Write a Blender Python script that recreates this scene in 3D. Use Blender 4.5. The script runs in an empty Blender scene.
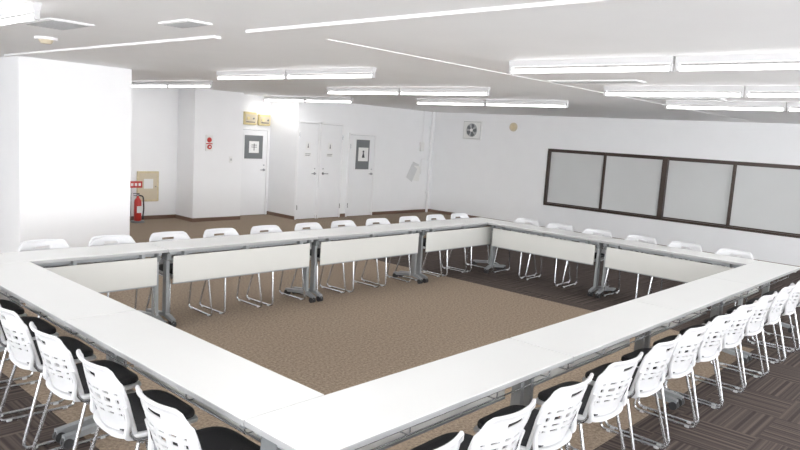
import bpy, math, random
from mathutils import Vector, Matrix
random.seed(4)
S=bpy.context.scene
S.view_settings.view_transform='Standard'
S.view_settings.look='None'
S.view_settings.exposure=0.80
S.view_settings.gamma=1.12

# ---------------------------------------------------------------- materials
def mat(name,col,rough=.5,metal=0.,noise=0.,nscale=40.,bump=0.,emit=None,coat=0.,spec=.5):
    m=bpy.data.materials.new(name); m.use_nodes=True
    nt=m.node_tree; b=nt.nodes['Principled BSDF']
    b.inputs['Base Color'].default_value=(*col,1); b.inputs['Roughness'].default_value=rough
    b.inputs['Metallic'].default_value=metal
    b.inputs['Specular IOR Level'].default_value=spec
    b.inputs['Coat Weight'].default_value=coat
    if noise or bump:
        tc=nt.nodes.new('ShaderNodeTexCoord'); n=nt.nodes.new('ShaderNodeTexNoise')
        n.inputs['Scale'].default_value=nscale; n.inputs['Detail'].default_value=4
        nt.links.new(tc.outputs['Object'],n.inputs['Vector'])
        if noise:
            r=nt.nodes.new('ShaderNodeValToRGB')
            r.color_ramp.elements[0].position=.3; r.color_ramp.elements[1].position=.7
            r.color_ramp.elements[0].color=(*[c*(1-noise) for c in col],1)
            r.color_ramp.elements[1].color=(*[min(1,c*(1+noise)) for c in col],1)
            nt.links.new(n.outputs['Fac'],r.inputs['Fac']); nt.links.new(r.outputs['Color'],b.inputs['Base Color'])
        if bump:
            bp=nt.nodes.new('ShaderNodeBump'); bp.inputs['Strength'].default_value=bump; bp.inputs['Distance'].default_value=.01
            nt.links.new(n.outputs['Fac'],bp.inputs['Height']); nt.links.new(bp.outputs['Normal'],b.inputs['Normal'])
    if emit:
        b.inputs['Emission Color'].default_value=(*emit[0],1); b.inputs['Emission Strength'].default_value=emit[1]
    return m
M={}
M['wall']=mat('wall_paint',(.895,.90,.915),.75,noise=.010,nscale=3,bump=.03)
M['ceil']=mat('ceiling_board',(.915,.92,.93),.85,noise=.012,nscale=2,bump=.03)
M['trimw']=mat('white_trim',(.89,.89,.9),.6,noise=.01)
M['door']=mat('door_paint',(.86,.865,.88),.45,noise=.01,nscale=5)
M['base']=mat('brown_baseboard',(.13,.07,.045),.5,noise=.1)
M['frame']=mat('bronze_aluminium',(.045,.030,.024),.35,metal=.4,noise=.08)
M['pane']=mat('frosted_pane',(.60,.61,.61),.45,noise=.02,nscale=1.5)
M['top']=mat('white_laminate',(.665,.67,.66),.30,noise=.008,nscale=3,spec=.4)
M['edge']=mat('grey_edge_band',(.32,.325,.33),.45,noise=.02)
M['panel']=mat('offwhite_panel',(.59,.59,.56),.45,noise=.01,nscale=6)
M['steel']=mat('grey_painted_steel',(.27,.285,.295),.35,metal=.3,noise=.03)
M['black']=mat('black_rubber',(.02,.02,.022),.6,noise=.1)
M['plast']=mat('white_plastic',(.58,.585,.60),.38,noise=.006)
M['chrome']=mat('silver_tube',(.56,.57,.59),.25,metal=.85,noise=.02)
M['cush']=mat('black_fabric',(.012,.012,.014),.9,noise=.2,nscale=200,bump=.2)
M['tube']=mat('fluorescent_tube',(1,1,1),.3,noise=0,emit=((1,.995,.985),3.0))
M['fix']=mat('fixture_enamel',(.55,.55,.56),.5,noise=.01)
M['red']=mat('red_paint',(.50,.02,.015),.35,noise=.05)
M['yel']=mat('cream_yellow',(.70,.58,.29),.5,noise=.04)
M['wood']=mat('pale_wood',(.62,.52,.33),.5,noise=.08,nscale=15)
M['paper']=mat('paper',(.84,.84,.83),.8,noise=.01)
M['paper2']=mat('aged_paper',(.66,.67,.68),.8,noise=.03,nscale=8)
M['ink']=mat('printed_ink',(.05,.05,.06),.8,noise=.05)
M['dgrey']=mat('dark_grey_glass',(.13,.14,.145),.3,noise=.04)
M['lgrey']=mat('grille_grey',(.42,.43,.44),.5,noise=.03)
M['beige']=mat('beige_plastic',(.60,.52,.38),.5,noise=.03)

def floor_mat():
    m=bpy.data.materials.new('carpet_tiles'); m.use_nodes=True; nt=m.node_tree; N=nt.nodes; L=nt.links
    b=N['Principled BSDF']; b.inputs['Roughness'].default_value=.95; b.inputs['Specular IOR Level'].default_value=.15
    tc=N.new('ShaderNodeTexCoord'); sx=N.new('ShaderNodeSeparateXYZ'); L.new(tc.outputs['Object'],sx.inputs[0])
    def mt(op,a,bv=None,c=None):
        n=N.new('ShaderNodeMath'); n.operation=op
        for i,v in enumerate([a,bv,c]):
            if v is None: continue
            if isinstance(v,(int,float)): n.inputs[i].default_value=v
            else: L.new(v,n.inputs[i])
        return n.outputs[0]
    x,y=sx.outputs['X'],sx.outputs['Y']
    tx=mt('FLOOR',mt('DIVIDE',x,.5)); ty=mt('FLOOR',mt('DIVIDE',y,.5))
    par=mt('FLOORED_MODULO',mt('ADD',tx,ty),2)
    s=mt('ADD',mt('MULTIPLY',x,par),mt('MULTIPLY',y,mt('SUBTRACT',1,par)))
    w=mt('ADD',mt('MULTIPLY',s,34),mt('ADD',mt('MULTIPLY',tx,17.3),mt('MULTIPLY',ty,9.7)))
    n1=N.new('ShaderNodeTexNoise'); n1.noise_dimensions='1D'; n1.inputs['Scale'].default_value=1; n1.inputs['Detail'].default_value=3
    L.new(w,n1.inputs['W'])
    r=N.new('ShaderNodeValToRGB'); cr=r.color_ramp
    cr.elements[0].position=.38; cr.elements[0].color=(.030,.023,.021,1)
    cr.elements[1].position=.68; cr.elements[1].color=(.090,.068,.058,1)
    L.new(n1.outputs['Fac'],r.inputs['Fac'])
    n2=N.new('ShaderNodeTexNoise'); n2.inputs['Scale'].default_value=45; n2.inputs['Detail'].default_value=6; n2.inputs['Roughness'].default_value=.8
    L.new(tc.outputs['Object'],n2.inputs['Vector'])
    r2=N.new('ShaderNodeValToRGB'); c2=r2.color_ramp
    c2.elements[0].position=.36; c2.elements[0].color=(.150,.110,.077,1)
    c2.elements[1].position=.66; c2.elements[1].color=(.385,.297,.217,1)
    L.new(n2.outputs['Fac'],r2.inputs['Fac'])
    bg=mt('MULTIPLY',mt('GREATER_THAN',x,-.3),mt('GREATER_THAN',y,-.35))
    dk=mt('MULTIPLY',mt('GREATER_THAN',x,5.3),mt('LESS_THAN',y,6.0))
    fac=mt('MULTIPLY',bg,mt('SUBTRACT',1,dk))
    mx=N.new('ShaderNodeMix'); mx.data_type='RGBA'
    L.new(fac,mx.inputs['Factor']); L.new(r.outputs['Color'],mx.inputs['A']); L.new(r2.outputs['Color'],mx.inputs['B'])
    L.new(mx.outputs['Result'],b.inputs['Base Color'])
    bp=N.new('ShaderNodeBump'); bp.inputs['Strength'].default_value=.4; bp.inputs['Distance'].default_value=.01
    n3=N.new('ShaderNodeTexNoise'); n3.inputs['Scale'].default_value=250; L.new(tc.outputs['Object'],n3.inputs['Vector'])
    L.new(n3.outputs['Fac'],bp.inputs['Height']); L.new(bp.outputs['Normal'],b.inputs['Normal'])
    return m
M['floor']=floor_mat()

# ---------------------------------------------------------------- mesh builder
class MB:
    def __init__(s): s.v=[];s.f=[];s.m=[];s.mats=[]
    def mi(s,k):
        if k not in s.mats: s.mats.append(k)
        return s.mats.index(k)
    def add(s,vs,fs,k,T=None):
        o=len(s.v); i=s.mi(k)
        for p in vs:
            p=Vector(p); s.v.append(T@p if T else p)
        for f in fs: s.f.append([a+o for a in f]); s.m.append(i)
    def box(s,x0,x1,y0,y1,z0,z1,k,bev=0.,T=None):
        if x0>x1:x0,x1=x1,x0
        if y0>y1:y0,y1=y1,y0
        if z0>z1:z0,z1=z1,z0
        if bev<=0:
            vs=[(x,y,z) for z in (z0,z1) for y in (y0,y1) for x in (x0,x1)]
            fs=[(0,2,3,1),(4,5,7,6),(0,1,5,4),(2,6,7,3),(0,4,6,2),(1,3,7,5)]
            s.add(vs,fs,k,T); return
        b=bev
        def ring(z,i): return [(x0+i,y0,z),(x1-i,y0,z),(x1,y0+i,z),(x1,y1-i,z),(x1-i,y1,z),(x0+i,y1,z),(x0,y1-i,z),(x0,y0+i,z)]
        r0=[(x0+2*b,y0+b,z0),(x1-2*b,y0+b,z0),(x1-b,y0+2*b,z0),(x1-b,y1-2*b,z0),(x1-2*b,y1-b,z0),(x0+2*b,y1-b,z0),(x0+b,y1-2*b,z0),(x0+b,y0+2*b,z0)]
        r3=[(a,c,z1) for a,c,_ in r0]
        rings=[r0,ring(z0+b,b),ring(z1-b,b),r3]
        vs=[p for r in rings for p in r]; fs=[tuple(range(7,-1,-1)),tuple(range(24,32))]
        for j in range(3):
            for i in range(8):
                a=j*8+i;c=j*8+(i+1)%8
                fs.append((a,c,c+8,a+8))
        s.add(vs,fs,k,T)
    def slab(s,out,z0,z1,b,k,T=None,zf=None):
        n=len(out); cx=sum(p[0] for p in out)/n; cy=sum(p[1] for p in out)/n
        def sh(i):
            r=[]
            for p in out:
                d=Vector((p[0]-cx,p[1]-cy)); l=d.length; d*= (l-i)/l; r.append((cx+d.x,cy+d.y))
            return r
        rings=[(sh(b),z0),(sh(b*.3),z0+b*.3),(sh(0),z0+b),(sh(0),z1-b),(sh(b*.3),z1-b*.3),(sh(b),z1),(sh(b*4),z1+.001)]
        vs=[]
        for r,z in rings:
            for p in r: vs.append((p[0],p[1],z+(zf(*p) if zf else 0)))
        m=len(rings); fs=[tuple(range(n-1,-1,-1)),tuple(range((m-1)*n,m*n))]
        for j in range(m-1):
            for i in range(n): fs.append((j*n+i,j*n+(i+1)%n,(j+1)*n+(i+1)%n,(j+1)*n+i))
        s.add(vs,fs,k,T)
    def cyl(s,p,q,r,k,n=12,r2=None,T=None):
        p=Vector(p);q=Vector(q);d=(q-p).normalized(); r2=r if r2 is None else r2
        u=d.orthogonal().normalized(); w=d.cross(u)
        vs=[];
        for c,rr in ((p,r),(q,r2)):
            for i in range(n):
                a=2*math.pi*i/n; vs.append(c+(u*math.cos(a)+w*math.sin(a))*rr)
        fs=[tuple(range(n-1,-1,-1)),tuple(range(n,2*n))]+[(i,(i+1)%n,n+(i+1)%n,n+i) for i in range(n)]
        s.add(vs,fs,k,T)
    def tube(s,pts,r,k,n=8,fil=.04,T=None,steps=5):
        P=[Vector(p) for p in pts]; path=[P[0]]
        for i in range(1,len(P)-1):
            a=P[i-1]-P[i]; c=P[i+1]-P[i]; f=min(fil,a.length*.45,c.length*.45)
            A=P[i]+a.normalized()*f; C=P[i]+c.normalized()*f
            for j in range(steps+1):
                t=j/steps; path.append(A*(1-t)**2+P[i]*2*t*(1-t)+C*t*t)
        path.append(P[-1])
        vs=[];u=None
        for i,p in enumerate(path):
            d=(path[min(i+1,len(path)-1)]-path[max(i-1,0)]).normalized()
            if u is None: u=d.orthogonal().normalized()
            u=(u-d*u.dot(d)).normalized(); w=d.cross(u)
            for j in range(n):
                a=2*math.pi*j/n; vs.append(p+(u*math.cos(a)+w*math.sin(a))*r)
        m=len(path); fs=[tuple(range(n-1,-1,-1)),tuple(range((m-1)*n,m*n))]
        for j in range(m-1):
            for i in range(n): fs.append((j*n+i,j*n+(i+1)%n,(j+1)*n+(i+1)%n,(j+1)*n+i))
        s.add(vs,fs,k,T)
    def mesh(s,name,smooth=True):
        me=bpy.data.meshes.new(name); me.from_pydata([tuple(p) for p in s.v],[],s.f)
        for k in s.mats: me.materials.append(M[k])
        me.polygons.foreach_set('material_index',s.m)
        me.update()
        if smooth:
            me.polygons.foreach_set('use_smooth',[True]*len(me.polygons))
            try: me.set_sharp_from_angle(angle=math.radians(35))
            except Exception: pass
        return me
    def obj(s,name,loc=(0,0,0),rot=0.,smooth=True):
        return place(name,s.mesh(name,smooth),loc,rot)
def place(name,me,loc=(0,0,0),rot=0.):
    o=bpy.data.objects.new(name,me); o.location=loc; o.rotation_euler=(0,0,rot); S.collection.objects.link(o); return o

# ---------------------------------------------------------------- dimensions
H=2.47; XW=11.3; YD=8.9; YR=9.8; YB=9.9; XL=-5.0; YF=-5.0
w=.42; D=3.416; W=6.005; T=.72

# ---------------------------------------------------------------- room
def simple(name,boxes,k,smooth=False):
    b=MB()
    for bx in boxes: b.box(*bx,k)
    return b.obj(name,smooth=smooth)
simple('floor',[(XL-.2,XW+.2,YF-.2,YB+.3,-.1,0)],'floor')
simple('ceiling',[(XL-.2,XW+.2,YF-.2,YB+.3,H,H+.1)],'ceil')
wz0,wz1,wy0,wy1=.545,1.775,.58,5.66
simple('wall_right',[(XW,XW+.2,YF-.2,wy0,0,H),(XW,XW+.2,wy1,YB+.3,0,H),(XW,XW+.2,wy0,wy1,0,wz0),(XW,XW+.2,wy0,wy1,wz1,H)],'wall')
simple('wall_back',[(6.98,XW,YD,YB+.3,0,H)],'wall')
simple('wall_entrance',[(5.95,6.98,YR,YB+.3,0,H)],'wall')
simple('wall_column',[(4.9,5.95,9.3,YB+.3,0,H)],'wall')
simple('wall_alcove',[(XL,4.9,YB,YB+.3,0,H)],'wall')
simple('wall_partition',[(.99,2.33,6.54,YB,0,H)],'wall')
simple('wall_left',[(XL-.2,XL,YF-.2,-3.5,0,H),(XL-.2,XL,6,YB+.3,0,H),(XL-.2,XL,-3.5,6,0,.8),(XL-.2,XL,-3.5,6,2.3,H)],'wall')
simple('wall_front',[(XL,-3.5,YF-.2,YF,0,H),(10.5,XW,YF-.2,YF,0,H),(-3.5,10.5,YF-.2,YF,0,.8),(-3.5,10.5,YF-.2,YF,2.3,H)],'wall')
# rear windows (behind camera)
def barwin(name,axis,fix,a,b_,n):
    m=MB()
    def bx(p0,p1,z0,z1):
        if axis=='y': m.box(fix-.13,fix-.07,p0,p1,z0,z1,'frame')
        else: m.box(p0,p1,fix-.13,fix-.07,z0,z1,'frame')
    bx(a,b_,.8,.85); bx(a,b_,2.25,2.3)
    for i in range(n+1):
        p=a+(b_-a)*i/n; bx(max(a,p-.025),min(b_,p+.025),.85,2.25)
    m.obj(name,smooth=False)
barwin('window_2','y',XL,-3.5,6,6); barwin('window_3','x',YF,-3.5,10.5,8)
# baseboards
simple('baseboard_back',[(6.98,XW,YD-.012,YD,0,.07),(6.968,6.98,YD-.012,YR,0,.07)],'base')
simple('baseboard_entrance',[(5.95,6.2,YR-.012,YR,0,.07)],'base')
simple('baseboard_column',[(4.9,5.95,9.288,9.3,0,.07),(4.888,4.9,9.288,YB,0,.07)],'base')
simple('baseboard_alcove',[(2.342,4.888,YB-.012,YB,0,.07)],'base')
simple('baseboard_right',[(XW-.012,XW,YF,YD-.012,0,.07)],'base')
simple('baseboard_partition',[(.978,2.342,6.528,6.54,0,.07),(2.33,2.342,6.54,YB-.012,0,.07)],'base')
# ceiling trims
simple('trim_1',[(.84,.90,2.29,6.54,H-.018,H)],'trimw')
simple('trim_2',[(.77,.84,-5.0,1.80,H-.018,H)],'trimw')
simple('trim_3',[(1.25,XW,1.53,1.55,H-.005,H)],'trimw')

# window on right wall
b=MB()
fx=XW-.025
b.box(fx,XW+.12,wy0,wy1,wz0,wz0+.045,'frame',.004); b.box(fx,XW+.12,wy0,wy1,wz1-.045,wz1,'frame',.004)
ys=[wy1,4.35,3.09,1.84,wy0]
b.box(fx,XW+.12,wy0,wy0+.05,wz0+.045,wz1-.045,'frame'); b.box(fx,XW+.12,wy1-.05,wy1,wz0+.045,wz1-.045,'frame')
b.box(fx,XW+.12,3.04,3.14,wz0+.045,wz1-.045,'frame')
for yy in (4.35,1.84): b.box(XW+.01,XW+.09,yy-.02,yy+.02,wz0+.045,wz1-.045,'frame')
for i in range(4):
    a,c=ys[i+1],ys[i]; dx=.03 if i%2 else .055
    b.box(XW+dx,XW+dx+.02,a+.0,c-.0,wz0+.04,wz1-.04,'pane')
    for yy in (a+.018,c-.018): b.box(XW+dx-.008,XW+dx+.028,yy-.018,yy+.018,wz0+.045,wz1-.045,'frame')
    b.box(XW+dx-.008,XW+dx+.028,a,c,wz0+.045,wz0+.07,'frame'); b.box(XW+dx-.008,XW+dx+.028,a,c,wz1-.07,wz1-.045,'frame')
b.obj('window_1',smooth=False)
simple('trim_5',[(XW-.05,XW,wy0-.03,wy1+.03,wz0-.03,wz0)],'trimw')

# doors
def door(name,x0,x1,h,y,glass=None,sign=None,handle='r',frame='trimw',knob='chrome',notice=None):
    b=MB(); f=.035
    b.box(x0-f,x0,y-.03,y,0,h+f,frame,.004); b.box(x1,x1+f,y-.03,y,0,h+f,frame,.004); b.box(x0-f,x1+f,y-.03,y,h,h+f,frame,.004)
    b.box(x0+.006,x1-.006,y-.018,y,.008,h-.006,'door',.003)
    b.box(x0,x1,y-.006,y,.0,h,'lgrey')
    hx=x1-.07 if handle=='r' else x0+.07
    b.cyl((hx,y-.018,.95),(hx,y-.03,.95),.028,knob,14); b.cyl((hx,y-.03,.95),(hx,y-.07,.95),.01,knob,10)
    s=-1 if handle=='r' else 1
    b.tube([(hx,y-.065,.95),(hx+s*.11,y-.065,.95)],.010,knob)
    b.cyl((hx,y-.018,1.05),(hx,y-.026,1.05),.014,knob,12)
    for z in (.25,h-.25):
        xx=x0 if handle=='r' else x1
        b.cyl((xx,y-.035,z-.05),(xx,y-.035,z+.05),.008,knob,8)
    if glass:
        gx0,gx1,gz0,gz1=glass
        b.box(gx0-.03,gx1+.03,y-.026,y-.016,gz0-.03,gz1+.03,'door',.003)
        b.box(gx0,gx1,y-.03,y-.02,gz0,gz1,'dgrey')
    if sign:
        sx,sz,sw,sh,kind=sign; yy=y-.031 if glass else y-.019
        b.box(sx-sw/2,sx+sw/2,yy-.003,yy+.002,sz-sh/2,sz+sh/2,'paper')
        if kind=='p':
            b.cyl((sx,yy-.003,sz+sh*.2),(sx,yy-.006,sz+sh*.2),sw*.09,'ink',12)
            b.add([(sx-sw*.06,yy-.005,sz+sh*.10),(sx+sw*.06,yy-.005,sz+sh*.10),(sx+sw*.15,yy-.005,sz-sh*.25),(sx-sw*.15,yy-.005,sz-sh*.25)],[(0,1,2,3)],'ink')
        else:
            b.box(sx-sw*.28,sx+sw*.28,yy-.006,yy-.003,sz-.006,sz+.006,'ink'); b.box(sx-.008,sx+.008,yy-.006,yy-.003,sz-sh*.3,sz+sh*.3,'ink')
            b.box(sx-sw*.28,sx+sw*.28,yy-.006,yy-.003,sz+sh*.15,sz+sh*.2,'ink')
    if notice:
        x,z=notice; b.box(x-.09,x+.09,y-.022,y-.017,z-.04,z+.04,'paper'); b.box(x-.07,x+.07,y-.024,y-.022,z+.01,z+.02,'ink'); b.box(x-.07,x+.05,y-.024,y-.022,z-.02,z-.01,'ink')
    return b.obj(name)
door('door_1',6.24,6.90,1.77,YR,(6.33,6.78,1.18,1.66),(6.56,1.42,.24,.24,'k'),'r')
door('door_2',7.02,7.53,1.98,YD,None,(7.26,1.52,.12,.16,'p'),'r',notice=(7.26,1.34))
door('door_3',7.62,8.20,1.98,YD,None,(7.86,1.52,.12,.16,'p'),'l',notice=(7.86,1.34))
door('door_4',8.44,9.2,1.80,YD,(8.62,9.03,1.05,1.70),(8.84,1.38,.30,.30,'p'),'r')

# emergency boxes above door 1
def wallbox(name,x0,x1,z0,z1,k):
    b=MB(); y=YR
    b.box(x0,x1,y-.07,y,z0,z1,k,.01); b.box(x0+.03,x1-.03,y-.078,y-.07,z0+.04,z1-.05,'beige',.002)
    xc=(x0+x1)/2
    b.cyl((xc-.06,y-.078,(z0+z1)/2),(xc-.06,y-.095,(z0+z1)/2),.035,k,16); b.cyl((xc+.07,y-.078,(z0+z1)/2),(xc+.07,y-.088,(z0+z1)/2),.02,'dgrey',12)
    b.box(x0+.05,x1-.05,y-.082,y-.078,z0+.05,z0+.065,'ink')
    b.obj(name)
wallbox('electrical_box',6.27,6.58,1.87,2.13,'yel'); wallbox('electrical_box',6.64,6.93,1.87,2.10,'yel')

# fire alarm on column wall
b=MB(); yy=9.3
b.box(5.13,5.28,yy-.02,yy,1.33,1.63,'paper',.004); b.cyl((5.205,yy-.02,1.54),(5.205,yy-.045,1.54),.05,'red',20,.035); b.cyl((5.205,yy-.02,1.41),(5.205,yy-.035,1.41),.045,'red',20)
b.cyl((5.205,yy-.035,1.41),(5.205,yy-.04,1.41),.018,'paper',12); b.box(5.14,5.27,yy-.024,yy-.02,1.46,1.48,'red')
b.obj('fire_alarm')
b=MB(); b.box(5.66,5.73,yy-.01,yy,1.12,1.24,'paper',.003); b.box(5.68,5.71,yy-.016,yy-.01,1.16,1.2,'lgrey'); b.obj('light_switch')

# hatch on alcove wall
b=MB(); y=YB
b.box(4.1,4.52,y-.04,y,.34,.90,'wood',.006); b.box(4.14,4.48,y-.046,y-.04,.38,.86,'beige',.002); b.box(4.22,4.40,y-.052,y-.046,.58,.76,'paper'); b.cyl((4.45,y-.046,.62),(4.45,y-.06,.62),.012,'chrome',10)
b.obj('wall_hatch')

# fire extinguisher with stand and sign
b=MB(); cx,cy=3.98,9.6
b.slab([(cx+.12*math.cos(a),cy+.12*math.sin(a)) for a in [i*math.pi/10 for i in range(20)]],0,.03,.006,'dgrey')
prof=[(0.0,.03),(.058,.032),(.064,.05),(.064,.36),(.058,.40),(.036,.43),(.02,.45),(.02,.48)]
n=18; vs=[];fs=[]
for r_,z in prof:
    for i in range(n): vs.append((cx+max(r_,.001)*math.cos(2*math.pi*i/n),cy+max(r_,.001)*math.sin(2*math.pi*i/n),z))
for j in range(len(prof)-1):
    for i in range(n): fs.append((j*n+i,j*n+(i+1)%n,(j+1)*n+(i+1)%n,(j+1)*n+i))
b.add(vs,fs,'red'); b.cyl((cx,cy,.47),(cx,cy,.51),.02,'chrome'); b.box(cx-.09,cx+.03,cy-.012,cy+.012,.51,.526,'black',.003); b.box(cx-.08,cx+.03,cy-.012,cy+.012,.48,.492,'black',.003)
b.tube([(cx+.02,cy,.49),(cx+.10,cy,.47),(cx+.105,cy-.02,.25),(cx+.085,cy-.03,.12)],.014,'black',8,.05); b.cyl((cx+.085,cy-.03,.14),(cx+.085,cy-.03,.06),.014,'black',10,.022)
b.box(cx-.045,cx+.045,cy-.07,cy-.06,.18,.30,'paper')
b.cyl((cx-.11,cy+.04,.03),(cx-.11,cy+.04,.72),.008,'chrome'); b.box(cx-.14,cx+.1,cy+.03,cy+.045,.62,.74,'red',.003)
for i in range(3): b.box(cx-.115+.07*i,cx-.075+.07*i,cy+.024,cy+.03,.655,.705,'paper')
b.obj('fire_extinguisher')

# ventilation fan on right wall
b=MB(); fy,fz=7.72,2.08
b.box(XW-.05,XW,fy-.27,fy+.27,fz-.22,fz+.22,'paper',.012)
b.box(XW-.054,XW-.05,fy-.25,fy+.25,fz-.20,fz+.20,'lgrey'); b.box(XW-.058,XW-.054,fy-.24,fy+.24,fz-.19,fz+.19,'paper')
b.cyl((XW-.058,fy,fz),(XW-.060,fy,fz),.165,'lgrey',28)
R=28; vs=[];fs=[]
for j in range(R):
    a=2*math.pi*j/R
    for k_ in range(8):
        c=2*math.pi*k_/8; r_=.17+.012*math.cos(c); vs.append((XW-.06+.012*math.sin(c),fy+r_*math.cos(a),fz+r_*math.sin(a)))
for j in range(R):
    for k_ in range(8): fs.append((j*8+k_,j*8+(k_+1)%8,((j+1)%R)*8+(k_+1)%8,((j+1)%R)*8+k_))
b.add(vs,fs,'paper')
for j in range(5):
    a=j*2*math.pi/5+.3; A=a+.75
    b.add([(XW-.066,fy+.03*math.cos(a),fz+.03*math.sin(a)),(XW-.066,fy+.145*math.cos(a-.05),fz+.145*math.sin(a-.05)),(XW-.074,fy+.15*math.cos(a+.4),fz+.15*math.sin(a+.4)),(XW-.080,fy+.13*math.cos(A),fz+.13*math.sin(A)),(XW-.07,fy+.03*math.cos(A),fz+.03*math.sin(A))],[(0,1,2,3,4)],'dgrey')
b.cyl((XW-.060,fy,fz),(XW-.09,fy,fz),.035,'paper',16)
b.obj('ventilation_fan')
b=MB(); b.cyl((XW,6.6,2.2),(XW-.03,6.6,2.2),.10,'beige',24,.095); b.cyl((XW-.03,6.6,2.2),(XW-.045,6.6,2.2),.07,'wood',24,.05); b.obj('round_vent_cover')

# conduit pipes near the corner
b=MB(); px,py=11.12,8.84
b.tube([(px,py,0),(px,py,H)],.03,'trimw',12)
for z in (.5,1.3,2.1): b.box(px-.05,px+.05,py-.012,YD,z-.015,z+.015,'trimw',.003); b.cyl((px,py,z-.02),(px,py,z+.02),.036,'trimw',12)
b.tube([(px-.03,py,1.32),(px-.3,py+.02,1.32),(px-.3,py+.02,.95)],.014,'trimw',8); b.box(px-.36,px-.24,YD-.06,YD,1.5,1.72,'paper',.006)
b.tube([(px-.3,py+.02,1.7),(px-.3,py+.02,H)],.012,'trimw',8)
b.obj('conduit_pipe')
# hanging paper sheets
b=MB()
for dx,dz,an,k_,o_ in ((0,.02,.30,'paper2',.004),(.09,-.06,.12,'paper',.008),(-.09,-.05,.5,'paper2',.012)):
    Tm=Matrix.Translation((10.62+dx,YD-o_,1.02+dz))@Matrix.Rotation(an,4,'Y')
    b.box(-.12,.12,-.002,.002,-.18,.18,k_,0,Tm)
b.obj('hanging_papers',smooth=False)

# ---------------------------------------------------------------- ceiling fixtures
def fixture_mesh(L):
    b=MB(); seg=L/2
    for s in (-1,1):
        c=s*seg/2; a0=c-seg/2+.008; a1=c+seg/2-.008
        b.add([(-.026,a0,0),(.026,a0,0),(.026,a1,0),(-.026,a1,0),(-.018,a0,-.045),(.018,a0,-.045),(.018,a1,-.045),(-.018,a1,-.045)],
              [(0,3,2,1),(4,5,6,7),(0,1,5,4),(1,2,6,5),(2,3,7,6),(3,0,4,7)],'fix')
        for e in (a0+.012,a1-.012): b.box(-.016,.016,e-.012,e+.012,-.098,-.045,'fix',.003)
        b.cyl((0,a0+.02,-.078),(0,a1-.02,-.078),.0165,'tube',12)
    return b.mesh('fluorescent_fixture')
for x,y0,y1 in [(2.77,2.58,5.25),(4.75,2.66,5.5),(6.68,2.70,5.48),(2.60,-1.6,.95),(4.60,-1.5,1.15),(6.42,-1.4,1.25),
                (3.78,6.98,9.5),(6.72,7.05,9.7),(-.38,2.17,4.8),(-.5,-1.6,1.0),(-2.6,-2.5,.1),(-2.6,2.2,4.8)]:
    o=place('fluorescent_fixture',fixture_mesh(y1-y0),(x,(y0+y1)/2,H))
    ld=bpy.data.lights.new('lamp_glow','AREA'); ld.shape='RECTANGLE'; ld.size=.028; ld.size_y=y1-y0-.08; ld.energy=6.5; ld.color=(1,.995,.985)
    lo=bpy.data.objects.new('lamp_glow',ld); lo.location=(0,0,-.099); lo.parent=o; S.collection.objects.link(lo)
# smoke detector, vents
b=MB(); b.cyl((.37,4.07,H),(.37,4.07,H-.02),.09,'trimw',24,.085); b.cyl((.37,4.07,H-.02),(.37,4.07,H-.05),.06,'beige',24,.04); b.obj('smoke_detector')
def vent(name,x,y,wx,wy):
    b=MB(); b.box(x-wx/2,x+wx/2,y-wy/2,y+wy/2,H-.012,H,'trimw',.003)
    n=max(2,int(wx/.03))
    for i in range(n):
        xx=x-wx/2+.02+(wx-.04)*(i+.5)/n; b.box(xx-.006,xx+.006,y-wy/2+.02,y+wy/2-.02,H-.016,H-.012,'lgrey')
    b.obj(name,smooth=False)
vent('ceiling_vent',.42,1.95,.18,.35); vent('ceiling_vent',.05,3.0,.3,.5); vent('ceiling_vent',4.1,1.0,.2,.9); vent('ceiling_vent',6.0,.9,.2,.9)

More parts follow.
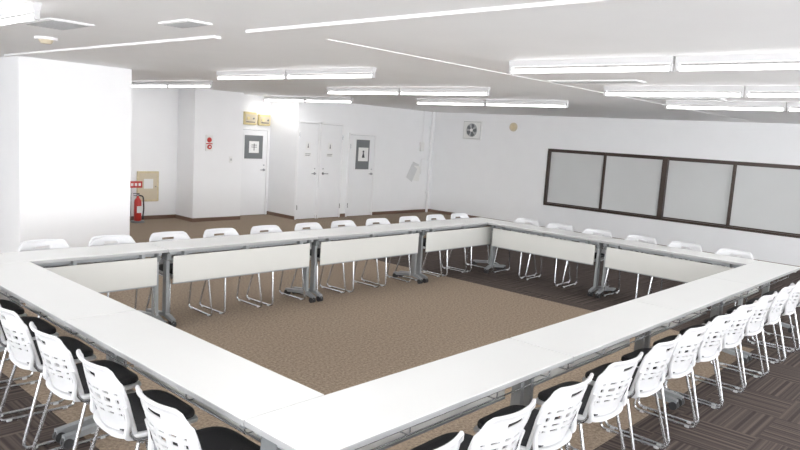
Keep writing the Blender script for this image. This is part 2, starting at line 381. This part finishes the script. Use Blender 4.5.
# ---------------------------------------------------------------- tables
def table_mesh(L):
    b=MB(); h=L/2-.003
    b.box(-h,h,-w/2,w/2,T-.028,T-.004,'edge',.002)
    b.box(-h+.002,h-.002,-w/2+.002,w/2-.002,T-.006,T,'top',.0015)
    b.box(-h+.04,h-.04,.07,.11,T-.075,T-.028,'steel',.003)
    b.box(-h+.04,h-.04,-.165,-.14,T-.055,T-.028,'steel',.003)
    b.box(-h+.075,h-.075,.155,.167,.395,.645,'panel',.003)
    b.box(-h+.075,h-.075,.150,.172,.387,.397,'steel')
    for x in (-h+.2,0,h-.2): b.box(x-.015,x+.015,.11,.16,.60,.68,'steel')
    for yy in (-.12,-.07,-.02,.03): b.tube([(-h+.1,yy,.60),(h-.1,yy,.60)],.004,'chrome',6)
    for xx in (-h+.1,-h*.35,h*.35,h-.1): b.tube([(xx,.05,.68),(xx,.05,.60),(xx,-.13,.60),(xx,-.13,.69)],.004,'chrome',6,.02,steps=3)
    for s in (-1,1):
        x=s*(h-.05)
        b.box(x-.018,x+.018,-.18,.17,T-.062,T-.03,'steel',.004)
        b.add([(x-.016,.055,.09),(x+.016,.055,.09),(x+.016,.125,.09),(x-.016,.125,.09),(x-.016,.06,.67),(x+.016,.06,.67),(x+.016,.115,.67),(x-.016,.115,.67)],
              [(0,3,2,1),(4,5,6,7),(0,1,5,4),(1,2,6,5),(2,3,7,6),(3,0,4,7)],'steel')
        b.box(x-.024,x+.024,.04,.14,.60,.69,'dgrey',.006)
        pr=[(-.235,.075),(-.1,.09),(.09,.115),(.17,.10),(.235,.075)]
        vs=[]
        for yy,zz in pr: vs+= [(x-.02,yy,zz-.035),(x+.02,yy,zz-.035),(x+.02,yy,zz),(x-.02,yy,zz)]
        fs=[(0,1,2,3),(16,19,18,17)]
        for j in range(4):
            for i in range(4): fs.append((j*4+i,(j+1)*4+i,(j+1)*4+(i+1)%4,j*4+(i+1)%4))
        b.add(vs,fs,'steel')
        for yy in (-.215,.215):
            for dx in (-.016,.016): b.cyl((x+dx-.009,yy,.03),(x+dx+.009,yy,.03),.03,'black',16)
            b.cyl((x,yy,.03),(x,yy,.06),.01,'steel',8); b.box(x-.012,x+.012,yy-.024,yy+.024,.045,.062,'black',.004)
    return b.mesh('folding_table')
cache={}
def table(L,loc,rot):
    k=round(L,3)
    if k not in cache: cache[k]=table_mesh(L)
    place('folding_table',cache[k],loc,rot)
def row(seams,fixed,axis,rot):
    for a,c in zip(seams,seams[1:]):
        m=(a+c)/2
        table(c-a,(m,fixed,0) if axis=='x' else (fixed,m,0),rot)
row([-w,1.42,3.09,4.76,W+w],-w/2,'x',0)
row([-w,1.15,2.9,4.68,W+w],D+w/2,'x',math.pi)
row([0,1.70,D],-w/2,'y',-math.pi/2)
row([0,1.71,D],W+w/2,'y',math.pi/2)

# ---------------------------------------------------------------- chair
def chair_mesh():
    b=MB()
    nu,nv=45,30; th=.008
    def P(u,v,off):
        hw=.180+.034*min(1,v*1.6)-.010*max(0,v-.6)
        q=max(0,abs(u)-.72)/.28
        z=.455+.315*v - (.05*q*q*max(0,(v-.5)*2))
        x=u*hw*(1-.05*max(0,(v-.85)/.15)*q)
        y=-.185-.085*v**1.2+.060*u*u-.012*math.sin(v*math.pi)
        if v>.93: y-= .012*(v-.93)/.07
        return (x,y-off,z)
    def hole(i,j):
        u=((i+.5)/nu)*2-1; v=(j+.5)/nv
        if .80<v<.87 and abs(u)<.30: return True
        for vc in (.28,.39,.50,.61):
            if abs(v-vc)<.02:
                uu=(u+1.0)/2*6; fr=uu-math.floor(uu)
                if abs(u)<.84 and .2<fr<.8: return True
        return False
    F=[[P(i/nu*2-1,j/nv,0) for i in range(nu+1)] for j in range(nv+1)]
    B=[[P(i/nu*2-1,j/nv,th) for i in range(nu+1)] for j in range(nv+1)]
    vs=[p for r in F for p in r]+[p for r in B for p in r]; N=(nu+1)*(nv+1)
    idx=lambda i,j:j*(nu+1)+i
    fs=[]
    solid=lambda i,j:0<=i<nu and 0<=j<nv and not hole(i,j)
    for j in range(nv):
        for i in range(nu):
            if not solid(i,j): continue
            a,c,d,e=idx(i,j),idx(i+1,j),idx(i+1,j+1),idx(i,j+1)
            fs.append((a,e,d,c)); fs.append((a+N,c+N,d+N,e+N))
            for (p,q,ii,jj) in ((a,c,i,j-1),(c,d,i+1,j),(d,e,i,j+1),(e,a,i-1,j)):
                if not solid(ii,jj): fs.append((p,q,q+N,p+N))
    b.add(vs,fs,'plast')
    rim=[P(-1,j/nv,th/2) for j in range(0,nv+1,3)]+[P(i/nu*2-1,1,th/2) for i in range(3,nu,3)]+[P(1,j/nv,th/2) for j in range(nv,-1,-3)]
    b.tube(rim,.009,'plast',6,.003,steps=1)
    def outl(hx,hy,n=32,e=3.6,cy=0.):
        r=[]
        for i in range(n):
            a=2*math.pi*i/n; c,s=math.cos(a),math.sin(a)
            r.append((hx*math.copysign(abs(c)**(2/e),c),cy+hy*math.copysign(abs(s)**(2/e),s)))
        return r
    zf=lambda x,y:-.02*max(0,(y-.1)/.12)**2+.012*(x/.21)**2
    b.slab(outl(.21,.210,cy=.005),.425,.447,.008,'plast',None,zf)
    b.slab(outl(.195,.190,cy=.010),.445,.485,.014,'cush',None,zf)
    for s in (-1,1):
        b.tube([(s*.180,-.08,.436),(s*.185,-.18,.44),(s*.195,-.165,.52),(s*.20,-.185,.60)],.013,'plast',8,.05)
        b.tube([(s*.183,-.175,.56),(s*.19,-.15,.425),(s*.195,.16,.415),(s*.222,.215,.0095),(s*.226,-.235,.0095),(s*.195,-.12,.415)],.0095,'chrome',8,.05)
        for yy in (.15,-.17): b.box(s*.225-.012,s*.225+.012,yy-.016,yy+.016,0,.016,'lgrey',.003)
    for yy in (.13,-.10): b.tube([(-.195,yy,.412),(.195,yy,.412)],.0095,'chrome',8)
    return b.mesh('stacking_chair')
CH=chair_mesh()
def chair(x,y,rot): place('stacking_chair',CH,(x,y,0),rot+random.uniform(-.05,.05))
for y in (.28,.85,1.42,1.97,2.52,3.08): chair(-.38,y,-math.pi/2)
for x in (-.10,.41,.93,1.50,2.05,2.56,3.09,3.60,4.15,4.72,5.28,5.84): chair(x,-.44,0)
for x in (.31,.88,1.45,2.03,2.6,3.2,3.75,4.33,4.95,5.5,6.05): chair(x,3.715,math.pi)
for y in (.3,.86,1.42,2.0,2.56,3.1): chair(6.305,y,math.pi/2)

# ---------------------------------------------------------------- world + camera
wd=bpy.data.worlds.new('World'); S.world=wd; wd.use_nodes=True
wd.node_tree.nodes['Background'].inputs[0].default_value=(.985,.99,1,1); wd.node_tree.nodes['Background'].inputs[1].default_value=7.0
yaw,p,r=math.radians(47.85),math.radians(7.41),math.radians(3.68)
fwd=Vector((math.sin(yaw)*math.cos(p),math.cos(yaw)*math.cos(p),-math.sin(p)))
r0=Vector((math.cos(yaw),-math.sin(yaw),0)); u0=r0.cross(fwd)
right=math.cos(r)*r0+math.sin(r)*u0; up=-math.sin(r)*r0+math.cos(r)*u0
cd=bpy.data.cameras.new('camera'); cd.sensor_width=36; cd.lens=687.3/800*36; cd.clip_start=.05
co=bpy.data.objects.new('camera',cd); S.collection.objects.link(co)
Rm=Matrix((right,up,-fwd)).transposed().to_4x4(); co.matrix_world=Matrix.Translation((-1.929,-2.117,1.85))@Rm
S.camera=co
